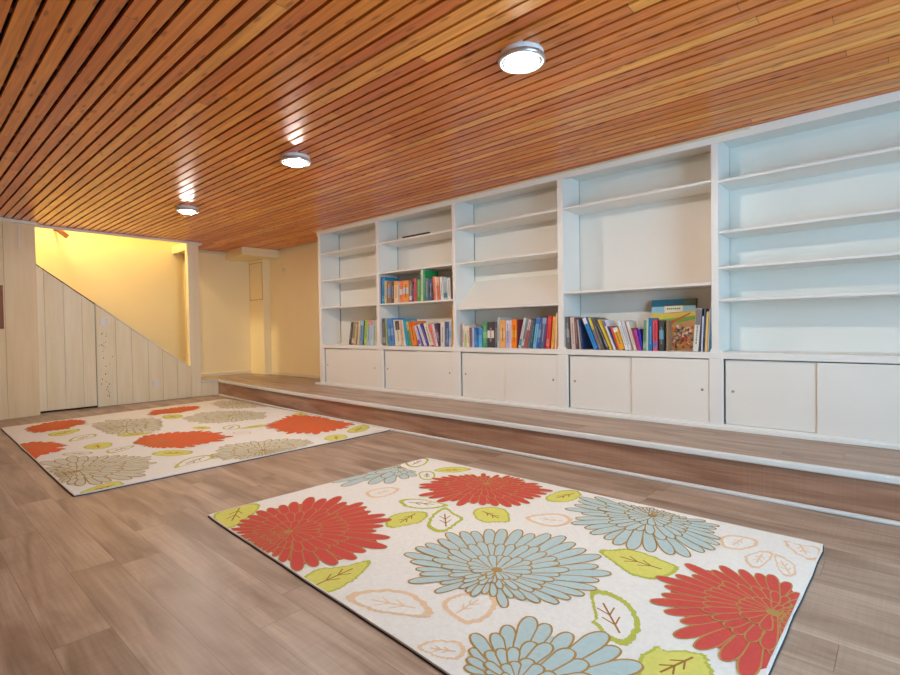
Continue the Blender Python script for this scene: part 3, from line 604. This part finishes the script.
for k in range(5):
    ya, yb = UP[k+1][1], UP[k][0]
    m = MB(); m.box(XBACK-.0, XBACK+.012, ya-.02, yb+.02, ZK, 2.245, panel_paint); m.build('back_panel', bc)
    for z in SHELF[k]:
        m = MB(); m.box(XB+.004, XBACK-.001, ya+.001, yb-.001, z-.019, z, white_paint); m.build('shelf', bc, bevel=.003)
    # two sliding doors, the one toward the stairs runs behind the other
    da, db = LO[k+1][1]+.003, LO[k][0]-.009; dm = (LO[k+1][1]+LO[k][0])/2 if k < 4 else .407
    for q, (a, b_, x0) in enumerate(((dm-.02, db, XB+.017), (da, dm+.004, XB+.004))):
        m = MB(); m.box(x0, x0+.008, a, b_, .2685, .709, panel_paint); dd = m.build('sliding_door', bc, bevel=.0015)
        yy = (b_-.045) if q == 0 else (a+.045)
        m = MB(); m.lathe([(.0001, .0006), (.005, .0006), (.006, .002), (.0085, .0025), (.0095, .0015), (.0095, 0)], brass, 18)
        for v in range(len(m.v)): X, Y, Z = m.v[v]; m.v[v] = (x0-Z, yy+Y, .494+X)
        m.build('finger_pull', dd, smooth=True)
m = MB(); ya, yb = UP[3][1], UP[2][0]
m.hexa([(XB+.006, ya+.002, 1.158), (XB+.026, ya+.002, 1.158), (XB+.026, yb-.002, 1.158), (XB+.006, yb-.002, 1.158)],
       [(XBACK-.016, ya+.002, 1.437), (XBACK-.002, ya+.002, 1.437), (XBACK-.002, yb-.002, 1.437), (XBACK-.016, yb-.002, 1.437)], panel_paint)
m.build('slanted_panel', bc)

# black bar lying on the top shelf of the second bay
m = MB(); m.box(XB+.01, XB+.034, 3.76, 4.17, 1.9585, 1.978, black_metal)
tag(m.build('rod', bevel=.002, loc=(XB+.02, 3.95, 1.9585)), 'thin black bar lying along the upper shelf over the row with the emerald book', 'bar')

# ------------------------------------------------------------------ books
page = plain('page_edges', (226, 218, 200), .8, .08, (300, 4, 4))
BANDS = {}
def cmat(rgb):
    rgb = tuple(int(v*.90+24) for v in rgb)
    return plain('cover_%d_%d_%d' % rgb, rgb, .42, .10, (18, 18, 18))
ROWS = {'a': (ZK, 'beside the alcove', 4.622, 5.75), 'b': (1.2505, 'in the upper row', 3.424, 4.572), 'c': (ZK, 'under the upper book row', 3.424, 4.572),
        'd': (ZK, 'below the slanted panel', 2.22, 3.38), 'e': (ZK, 'in the picture box row', 1.012, 2.168)}
GROUPS = {'a': 'books beside the alcove', 'b': 'books on the upper shelf', 'c': 'books on the counter of the second bay', 'd': 'books under the slanted panel', 'e': 'books around the picture box'}
rb = random.Random(11)
def book(desc, prev, nxt, row, ya, yb, dy, zt, rgb, band):
    z0, where = ROWS[row][:2]
    th = (ya-yb); h = zt-z0; ang = math.atan2(dy, h); L = h/math.cos(ang); T = th*math.cos(ang)*.97
    dep = rb.uniform(.165, .215)
    if row == 'e' and 1.3 < yb < 1.56: dep = rb.uniform(.125, .14) if yb > 1.40 else .075
    x0 = 3.874 + rb.uniform(0, .008)
    if dy < -.02: x0 += rb.uniform(0, .01)
    label = desc + ' book '
    if prev and nxt: label += 'between %s and %s ones ' % (prev, nxt)
    elif nxt: label += 'first in line, before the %s one, ' % nxt
    else: label += 'last in line, after the %s one, ' % prev
    label += where
    t = thing('book', label, 'book', (x0, ya if dy <= 0 else yb, z0+.0005), GROUPS[row])
    O = Vector(t.location)
    # local frame: u runs along the thickness (towards -y), w up the leaning spine
    def P(x, u, w):
        c, s = math.cos(ang), math.sin(ang)
        if dy <= 0: return O + Vector((x, -u*c - w*s, -u*s + w*c))      # top falls towards +y, pivot on the +y edge
        return O + Vector((x, (T-u)*c - w*s, (T-u)*s + w*c))
    def bx(m, xa, xb, ua, ub, wa, wb, mat):
        m.hexa([P(xa, ub, wa), P(xb, ub, wa), P(xb, ua, wa), P(xa, ua, wa)], [P(xa, ub, wb), P(xb, ub, wb), P(xb, ua, wb), P(xa, ua, wb)], mat)
    cv = cmat(rgb); ct = min(.0028, T*.12)
    m = MB()
    bx(m, 0, .003, 0, T, 0, L, cv); bx(m, .003, dep, 0, ct, 0, L, cv); bx(m, .003, dep, T-ct, T, 0, L, cv)
    bright = sum(rgb) > 330
    ink = cmat(tuple(int(v*.58) for v in rgb)) if bright else cmat(tuple(min(255, int(v*.5+125)) for v in rgb))
    e = -.0004
    if band:
        bm_ = cmat(band); a, b_ = {0: (.80, .985), 1: (.36, .62), 2: (.62, .985), 3: (.08, .30)}[rb.randrange(4)]
        if 'topped' in desc: a, b_ = .80, .995
        if 'banded' in desc or 'labelled' in desc: a, b_ = .38, .68
        m.poly([P(e, T*.03, L*a), P(e, T*.97, L*a), P(e, T*.97, L*b_), P(e, T*.03, L*b_)], bm_)
    if T > .016:                                   # title strokes down the spine
        w = L*rb.uniform(.16, .24); end = L*rb.uniform(.72, .86)
        while w < end:
            ln = L*rb.uniform(.02, .06)
            m.poly([P(2*e, T*.38, w), P(2*e, T*.62, w), P(2*e, T*.62, w+ln), P(2*e, T*.38, w+ln)], ink); w += ln + L*.014
    m.build('cover', t)
    m = MB(); bx(m, .0035, dep-.004, ct+.0002, T-ct-.0002, .003, L-.004, page); m.build('page_block', t)
def settle(row, lst):
    """close up the row: no book may lean into its neighbour or into the bay's side"""
    z0, _, lo, hi = ROWS[row]; out = []; pyb = hi-.001; pt = 0.; ph = 2.
    ts = [-r[3]/(r[4]-z0) for r in lst]
    if ts[-1] < 0: ts[-1] = min(0, max(ts[-1], (lo+.001-lst[-1][2])/(lst[-1][4]-z0)))
    for i in range(len(lst)-2, -1, -1):
        if ts[i] < 0: ts[i] = max(ts[i], min(0, ts[i+1]) - .016)
    for (name, ya, yb, dy, zt, rgb, band), t in zip(lst, ts):
        h = zt-z0; H_ = min(h, ph); w = ya-yb; shift = max(0, ya-pyb)
        if t < 0 and yb + h*t < lo+.001: t = min(0, (lo+.001-yb)/h)
        lim = lambda t: min(pyb, pyb + H_*(pt-t)) - .0004
        if lim(t) - yb < .6*w: t = min(t, pt + max(0, (pyb - (yb+.6*w)))/H_)
        ya2 = min(ya, lim(t)); yb2 = yb if ya2-yb > .5*w else ya2-.5*w
        if t < 0 and yb2 + h*t < lo+.001: t = min(0, (lo+.001-yb2)/h)
        yb2 = max(yb2, lo+.001)
        out.append([name, ya2, yb2, -t*h, zt, rgb, band]); pyb, pt, ph = yb2, t, h
    return out
for row, lst in BOOKS.items():
    lst = settle(row, lst)
    for i, r in enumerate(lst):
        book(r[0], lst[i-1][0] if i else None, lst[i+1][0] if i+1 < len(lst) else None, row, *r[1:])

# large picture box standing face out behind the short books
bxo = thing('picture_box', 'large illustrated box standing face out behind the crimson and cobalt books', 'box', (4.06, 1.345, ZK))
lean = .045
def F(y, z, d=0.):      # point on the face: y across, z up
    return (4.058 + z*lean/.40 - d, y, ZK+.0005+z)
Y0, Y1, HH = 1.183, 1.512, .392
side = plain('box_side', (96, 82, 70), .5)
m = MB(); m.hexa([F(Y0, 0), (F(Y0, 0)[0]+.04, Y0, ZK+.0005), (F(Y0, 0)[0]+.04, Y1, ZK+.0005), F(Y1, 0)], [F(Y0, HH), (F(Y0, HH)[0]+.04, Y0, ZK+HH), (F(Y0, HH)[0]+.04, Y1, ZK+HH), F(Y1, HH)], side)
m.build('box_body', bxo)
art = MB(); art.flat = True
def A(pts, rgb, d): art.poly([F(Y1 - u*(Y1-Y0), v*HH, d) for u, v in pts], plain('print_%d_%d_%d' % rgb, rgb, .4, .08, (40, 40, 40)))
A([(0, 0), (1, 0), (1, 1), (0, 1)], (206, 160, 112), .0006)
A([(0, .80), (1, .84), (1, 1), (0, 1)], (60, 130, 150), .0009)
A([(.6, .86), (1, .88), (1, 1), (.85, 1)], (110, 128, 108), .0011)
A([(.0, .70), (.35, .74), (1, .76), (1, .87), (.0, .86)], (150, 196, 214), .0011)
A([(0, .58), (1, .66), (1, .76), (.5, .72), (0, .74)], (226, 200, 90), .0013)
A([(0, .45), (.4, .50), (1, .60), (1, .67), (.4, .62), (0, .60)], (126, 186, 78), .0015)
A([(.3, .44), (.42, .47), (.62, .585), (.88, .70), (.9, .735), (.6, .62), (.3, .52)], (206, 96, 56), .0017)
A([(.3, .735), (.72, .755), (.72, .875), (.3, .865)], (236, 228, 200), .0019)
for k in range(7): A([(.36+.045*k, .80), (.39+.045*k, .80), (.39+.045*k, .83), (.36+.045*k, .83)], (84, 140, 80), .0021)
for k in range(11): A([(.31+.04*k, .89+.0015*k), (.335+.04*k, .89+.0015*k), (.335+.04*k, .915), (.31+.04*k, .915)], (150, 90, 60), .0021)
A([(.62, .27), (.8, .25), (.9, .30), (.86, .37), (.70, .37)], (92, 150, 188), .0017)
ra = random.Random(8)
for k in range(260):
    u, v = ra.uniform(.03, .96), ra.uniform(.05, .47)
    if u < .35 and v > .4: continue
    r = ra.uniform(.014, .042); c = ra.choice([(200, 80, 60), (222, 120, 60), (240, 220, 190), (120, 70, 56), (236, 176, 70), (96, 110, 130), (214, 96, 90), (250, 240, 226)])
    A([(u-r, v-r*.6), (u+r*.7, v-r*.8), (u+r, v+r*.5), (u-r*.4, v+r)], c, .0020+.000002*k)
art.build('cover_print', bxo)

# ------------------------------------------------------------------ rugs
def rug_mat(name, rgb):
    return plain(name, rgb, .95, .10, (60, 60, 60), .35, 420, spec=.1)
R_WHITE = rug_mat('wool_white', (230, 228, 222)); R_RED = rug_mat('wool_red', (202, 84, 76)); R_BLUE = rug_mat('wool_blue', (180, 201, 201))
R_BLUE_WARM = rug_mat('wool_blue_warm_light', (204, 204, 184)); R_GOLD = rug_mat('wool_gold', (176, 142, 84)); R_LIME = rug_mat('wool_lime', (214, 210, 112))  # sage tone is the blue wool with warm light put into its colour
R_GREEN = rug_mat('wool_green', (184, 188, 84)); R_PEACH = rug_mat('wool_peach', (228, 198, 164)); R_BROWN = rug_mat('wool_brown', (160, 116, 60))
R_ORANGE = rug_mat('wool_orange_red', (226, 104, 68))
R_BIND = plain('rug_binding', (58, 54, 60), .9, .1)

def clip(poly, quad):
    out = poly
    for i in range(4):
        a, b_ = quad[i], quad[(i+1) % 4]; src, out = out, []
        f = lambda p: (b_[0]-a[0])*(p[1]-a[1]) - (b_[1]-a[1])*(p[0]-a[0])
        for j in range(len(src)):
            p, q = src[j], src[(j+1) % len(src)]; fp, fq = f(p), f(q)
            if fp >= 0: out.append(p)
            if (fp >= 0) != (fq >= 0):
                t = fp/(fp-fq); out.append((p[0]+t*(q[0]-p[0]), p[1]+t*(q[1]-p[1])))
        if not out: return []
    return out
def ray_radius(c, bnd, th):
    d = (math.cos(th), math.sin(th)); best = 0.
    for i in range(len(bnd)):
        ax, ay = bnd[i][0]-c[0], bnd[i][1]-c[1]; bx_, by = bnd[(i+1) % len(bnd)][0]-c[0], bnd[(i+1) % len(bnd)][1]-c[1]
        ex, ey = bx_-ax, by-ay; den = d[0]*ey - d[1]*ex
        if abs(den) < 1e-9: continue
        t = (ax*ey-ay*ex)/den; s = (ax*d[1]-ay*d[0])/den
        if -1e-6 <= s <= 1+1e-6 and t > best: best = t
    return best
PROF = (0, .25, .5, .7, .8, .87, .93, .97, .99, 1.0)
def petal(c, th, r, w, swirl, grow):
    pts = []; n_ = len(PROF)-1
    for sgn in (1, -1):
        rng = range(n_+1) if sgn == 1 else range(n_, -1, -1)
        for k in rng:
            t = PROF[k]
            f = .25+.75*(t/.8) if t < .8 else math.sqrt(max(0, 1-((t-.8)/.2)**2))
            rr = .04*r + t*(r*.96 + grow); a = th + swirl*(1-t)*(1-t)
            hw = sgn*(w*f + grow*min(1, t*3))
            pts.append((c[0]+rr*math.cos(a)-hw*math.sin(a), c[1]+rr*math.sin(a)+hw*math.cos(a)))
    return pts

def make_rug(quad, flowers, leaves, label, z_top, coarse, red, blue, seed):
    rr = random.Random(seed)
    ctr = (sum(p[0] for p in quad)/4, sum(p[1] for p in quad)/4)
    # a slightly wavy edge, corners a little rounded
    edge = []
    for i in range(4):
        a, b_ = quad[i], quad[(i+1) % 4]
        for k in range(24):
            t = k/24; p = [a[0]+(b_[0]-a[0])*t, a[1]+(b_[1]-a[1])*t]
            wob = .0013*math.sin(t*19+i*2)+.0009*math.sin(t*41+i) if k else 0
            L = math.hypot(p[0]-ctr[0], p[1]-ctr[1]); s = 1+(wob-(.008 if k == 0 else 0))/L
            edge.append((ctr[0]+(p[0]-ctr[0])*s, ctr[1]+(p[1]-ctr[1])*s))
    m = MB()
    m.hexa([(x, y, .004) for x, y in edge], [(x, y, z_top) for x, y in edge], R_WHITE)
    q_in = [(ctr[0]+(p[0]-ctr[0])*.995, ctr[1]+(p[1]-ctr[1])*.995) for p in quad]
    def lay(poly, mat, z):
        p = clip(poly, q_in)
        if len(p) > 2: m.poly([(x, y, z) for x, y in p], mat)
    STEP = 2.2e-5
    def stroke(a, b_, w, mat, z):
        L = math.hypot(b_[0]-a[0], b_[1]-a[1]) or 1; nx, ny = -(b_[1]-a[1])/L*w, (b_[0]-a[0])/L*w
        lay([(a[0]-nx, a[1]-ny), (b_[0]-nx, b_[1]-ny), (b_[0]+nx, b_[1]+ny), (a[0]+nx, a[1]+ny)], mat, z)
    for i, (kind, poly) in enumerate(leaves):
        z = z_top + .0002 + (i % 6)*1.2e-4
        mx, my = sum(p[0] for p in poly)/len(poly), sum(p[1] for p in poly)/len(poly)
        poly = [(mx+(x-mx)*1.13, my+(y-my)*1.13) for x, y in poly]
        area = sum(poly[k][0]*poly[(k+1) % len(poly)][1]-poly[(k+1) % len(poly)][0]*poly[k][1] for k in range(len(poly)))
        if area < 0: poly = poly[::-1]
        for _ in range(2):
            poly = [p for k in range(len(poly)) for p in ((poly[k][0]*.75+poly[(k+1) % len(poly)][0]*.25, poly[k][1]*.75+poly[(k+1) % len(poly)][1]*.25), (poly[k][0]*.25+poly[(k+1) % len(poly)][0]*.75, poly[k][1]*.25+poly[(k+1) % len(poly)][1]*.75))]
        # ragged outline
        fine = []
        for k in range(len(poly)):
            a, b_ = poly[k], poly[(k+1) % len(poly)]; fine.append(a)
            for t in (.5,):
                s = rr.uniform(-.007, .005); L = math.hypot(b_[0]-a[0], b_[1]-a[1]) or 1
                fine.append((a[0]+(b_[0]-a[0])*t - (b_[1]-a[1])/L*s, a[1]+(b_[1]-a[1])*t + (b_[0]-a[0])/L*s))
        cx = sum(p[0] for p in fine)/len(fine); cy = sum(p[1] for p in fine)/len(fine)
        sc = lambda f: [(cx+(x-cx)*f, cy+(y-cy)*f) for x, y in fine]
        far = max(poly, key=lambda p: math.hypot(p[0]-cx, p[1]-cy)); ax = (far[0]-cx, far[1]-cy)
        outc = {'lime': R_GREEN, 'open': R_GREEN, 'peach': R_PEACH}[kind]; inc = {'lime': R_LIME, 'open': R_WHITE, 'peach': R_WHITE}[kind]
        lay(fine, outc, z); lay(sc(.88 if kind == 'lime' else .80), inc, z+STEP)
        vein = R_PEACH if kind == 'peach' else R_BROWN
        L = math.hypot(*ax) or 1; d = (ax[0]/L, ax[1]/L)
        lw = .0034*coarse
        stroke((cx-ax[0]*.55, cy-ax[1]*.55), (cx+ax[0]*.45, cy+ax[1]*.45), lw, vein, z+2*STEP)
        for t in (-.3, .02):
            o = (cx+ax[0]*t, cy+ax[1]*t)
            for s in (1, -1):
                e = (o[0]+d[0]*L*.26 - s*d[1]*L*.17, o[1]+d[1]*L*.26 + s*d[0]*L*.17); stroke(o, e, lw*.8, vein, z+3*STEP)
    for i, (kind, c, bnd) in enumerate(flowers):
        bnd = [(c[0]+(x-c[0])*1.06, c[1]+(y-c[1])*1.06) for x, y in bnd]
        z = z_top + .0011
        fill = red if kind == 'red' else blue
        R_ = [ray_radius(c, bnd, 2*PI*k/72) for k in range(72)]
        mean = sum(R_)/72
        n1 = max(20, min(38, int(mean*2*PI/(.042 if kind == 'red' else .050))))
        base = .80 if kind == 'red' else .66
        lay([(c[0]+(x-c[0])*base, c[1]+(y-c[1])*base) for x, y in bnd], fill, z); z += STEP
        sw = rr.choice((-1, 1))*rr.uniform(.15, .38)
        og = .0052*coarse if kind != 'red' else .0038*coarse
        for f, frac in ((1.0, 1.0), (.62, .85), (.32, .55)):
            n_ = max(7, int(n1*frac)); ph = rr.random()
            order = list(range(n_)); rr.shuffle(order)
            for k in order:
                th = 2*PI*(k+ph+rr.uniform(-.12, .12))/n_
                r = ray_radius(c, bnd, th)*f*rr.uniform(.84, 1.0)
                if r < .02: continue
                w = max(.006, PI*r/n_*(.74 if f == 1. else .80)); w = min(w, .034)
                sp = sw*(1 if math.sin(th) > 0 else -1)
                lay(petal(c, th, r-og, w, sp, og), R_GOLD, z); z += STEP
                lay(petal(c, th, r-og, w*.97, sp, 0.), fill, z); z += STEP
        lay([(c[0]+.022*coarse*math.cos(t), c[1]+.022*coarse*math.sin(t)) for t in [2*PI*q/9 for q in range(9)]], R_GOLD, z)
    m.flat = True
    o = m.build('rug', loc=(ctr[0], ctr[1], 0)); tag(o, label, 'rug', 'flowered rugs')
    b2 = MB(); ex = [(ctr[0]+(x-ctr[0])*1.0025, ctr[1]+(y-ctr[1])*1.0025) for x, y in edge]
    b2.hexa([(x, y, .0004) for x, y in ex], [(x, y, .0055) for x, y in ex], R_BIND); b2.build('binding', o)
    return o
make_rug([(.985, .29), (2.659, .256), (2.628, 2.609), (1.086, 2.684)], FLOWERS_2, LEAVES_2, 'front white rug with large red and pale blue chrysanthemums, closest to the camera', .012, 1.0, R_RED, R_BLUE, 4)
make_rug([(.71, 3.62), (3.14, 3.60), (3.15, 7.08), (.755, 6.82)], FLOWERS_1, LEAVES_1, 'larger white rug with orange-red and warm-light-tinted blue flowers, lying before the stair wall', .012, 1.25, R_ORANGE, R_BLUE_WARM, 9)

# ------------------------------------------------------------------ small things on the walls
def plate(name, x, z, w, h, label, cat, kind):
    t = thing(name, label, cat, (x, YW, z))
    m = MB(); m.box(x-w/2, x+w/2, YW-.0075, YW-.0012, z-h/2, z+h/2, plate_white); m.build('cover_plate', t, bevel=.002)
    if kind == 'double':
        m = MB(); m.box(x-.036, x-.012, YW-.0095, YW-.0076, z-.033, z+.033, lamp_white)
        for dz in (.016, -.016):
            for dx in (-.005, .005): m.box(x-.024+dx-.0012, x-.024+dx+.0012, YW-.0099, YW-.0094, z+dz-.006, z+dz+.006, dark_gap)
        m.build('socket', t)
        m = MB(); m.box(x+.019, x+.029, YW-.016, YW-.0076, z-.012, z+.012, lamp_white); m.box(x+.012, x+.036, YW-.0082, YW-.0076, z-.03, z+.03, cream_trim); m.build('toggle', t)
    else:
        for dz in (.021, -.021):
            m = MB(); m.box(x-.016, x+.016, YW-.0095, YW-.0076, z+dz-.014, z+dz+.014, lamp_white)
            for dx in (-.006, .006): m.box(x+dx-.0013, x+dx+.0013, YW-.0099, YW-.0094, z+dz-.006, z+dz+.006, dark_gap)
            m.build('socket', t)
plate('switch_plate', 1.903, 1.105, .11, .112, 'white double plate with socket and switch, high on the planks under the slope', 'switch', 'double')

plate('outlet', 2.485, .243, .072, .116, 'small white wall outlet low on the planks near the post', 'outlet', 'single')

# handrail end that shows at the top of the stair opening
m = MB()
pa, pb = Vector((1.65, 8.30, 2.24)), Vector((.65, 8.30, 3.03)); dv = (pb-pa).normalized(); up = Vector((0, 1, 0)); sd = dv.cross(up)
q = [(.028, .022), (-.028, .022), (-.028, -.022), (.028, -.022)]
m.hexa([pa + sd*a + up*b_ for a, b_ in q], [pb + sd*a + up*b_ for a, b_ in q], brown_wood)
hr = m.build('handrail', bevel=.006, loc=(1.65, 8.3, 2.24)); tag(hr, 'brown wooden handrail end at the top of the yellow stair wall', 'handrail')
for t in (.12, .8):
    m = MB(); p = pa.lerp(pb, t); m.box(p.x-.012, p.x+.012, p.y+.02, YA-.0005, p.z-.012, p.z+.012, black_metal); m.build('bracket', hr)

# round painted cover on the alcove wall, and the access panel on the pillar
t = thing('round_cover', 'round painted cover plate high on the cream wall beside the bookcase', 'cover plate', (XR, 7.45, 1.926))
def disc(prof, mat, y, z, x):
    m = MB(); m.lathe(prof, mat, 28)
    for v in range(len(m.v)): X, Y, Z = m.v[v]; m.v[v] = (x-Z, y+Y, z+X)
    return m
disc([(.0001, .012), (.058, .012), (.068, .008), (.072, -.001)], tan_paint, 7.45, 1.926, XR).build('plate', t, smooth=True)
disc([(.0001, .022), (.03, .022), (.034, .018), (.034, .012)], cream_trim, 7.45, 1.926, XR).build('boss', t)
tan_edge = plain('tan_edge', (178, 146, 96), .6)
t = thing('access_panel', 'cream access panel on the corner pillar under the soffit', 'panel', (4.197, 8.17, 1.49))
m = MB(); m.box(4.189, 4.1965, 7.96, 8.36, 1.49, 2.08, tan_paint); m.build('panel', t, bevel=.002)
m = MB()
for a in ((7.945, 7.953, 1.47, 2.095), (8.367, 8.375, 1.47, 2.095), (7.953, 8.367, 1.47, 1.478), (7.953, 8.367, 2.087, 2.095)): m.box(4.192, 4.1965, a[0], a[1], a[2], a[3], tan_edge)
m.build('frame', t)
# brown framed hatch on the plank wall
yb_ = yl(.7)
t = thing('hatch', 'brown wooden hatch frame on the white plank wall before the stairs', 'hatch', (.62, yb_-.02, 1.03))
m = MB()
for a in ((.40, .885, 1.02, 1.06), (.40, .885, 1.465, 1.505), (.40, .44, 1.06, 1.465), (.845, .885, 1.06, 1.465)): m.hexa([(a[0], yl(a[0])-.022, a[2]), (a[1], yl(a[1])-.022, a[2]), (a[1], yl(a[1])-.001, a[2]), (a[0], yl(a[0])-.001, a[2])], [(a[0], yl(a[0])-.022, a[3]), (a[1], yl(a[1])-.022, a[3]), (a[1], yl(a[1])-.001, a[3]), (a[0], yl(a[0])-.001, a[3])], brown_wood)
m.build('frame', t, bevel=.003)
m = MB(); m.hexa([(.44, yl(.44)-.012, 1.06), (.845, yl(.845)-.012, 1.06), (.845, yl(.845)-.001, 1.06), (.44, yl(.44)-.001, 1.06)], [(.44, yl(.44)-.012, 1.465), (.845, yl(.845)-.012, 1.465), (.845, yl(.845)-.001, 1.465), (.44, yl(.44)-.001, 1.465)], dark_wood)
m.build('panel', t)

# ------------------------------------------------------------------ light
def area(name, loc, rot, sx, sy, power, rgb):
    l = bpy.data.lights.new(name, 'AREA'); l.shape = 'RECTANGLE'; l.size = sx; l.size_y = sy; l.energy = power; l.color = rgb
    o = bpy.data.objects.new(name, l); C.objects.link(o); o.location = loc; o.rotation_euler = rot; return o
area('daylight', ((WX0+WX1)/2, YREAR-.12, (WZ0+WZ1)/2), (PI/2, 0, 0), WX1-WX0, WZ1-WZ0, DAY, (.40, .72, 1.0))
area('stair_lamp', (1.2, 8.08, 3.7), (0, 0, 0), .5, .4, STAIR, (1.0, .87, .52))
w = bpy.data.worlds.new('World'); bpy.context.scene.world = w; w.use_nodes = True
w.node_tree.nodes['Background'].inputs[0].default_value = (.6, .8, 1, 1); w.node_tree.nodes['Background'].inputs[1].default_value = .6

# ------------------------------------------------------------------ camera
yaw, pitch, roll = .8381, -.0195, -.0145
F_ = Vector((math.sin(yaw)*math.cos(pitch), math.cos(yaw)*math.cos(pitch), math.sin(pitch)))
r0 = Vector((math.cos(yaw), -math.sin(yaw), 0)); u0 = r0.cross(F_)
R2 = r0*math.cos(roll) + u0*math.sin(roll); U2 = -r0*math.sin(roll) + u0*math.cos(roll)
cam = bpy.data.cameras.new('camera'); co = bpy.data.objects.new('camera', cam); C.objects.link(co)
co.matrix_world = Matrix(((R2.x, U2.x, -F_.x, 0), (R2.y, U2.y, -F_.y, 0), (R2.z, U2.z, -F_.z, .96), (0, 0, 0, 1)))
cam.sensor_fit = 'HORIZONTAL'; cam.sensor_width = 36; cam.lens = 507.2673*36/900; cam.clip_start = .05
s = bpy.context.scene; s.camera = co
s.view_settings.view_transform = 'Standard'; s.view_settings.look = 'None'; s.view_settings.gamma = 1; s.view_settings.exposure = EXPO
s.cycles.max_bounces = 10; s.cycles.diffuse_bounces = 6; s.cycles.glossy_bounces = 4; s.cycles.sample_clamp_indirect = 6
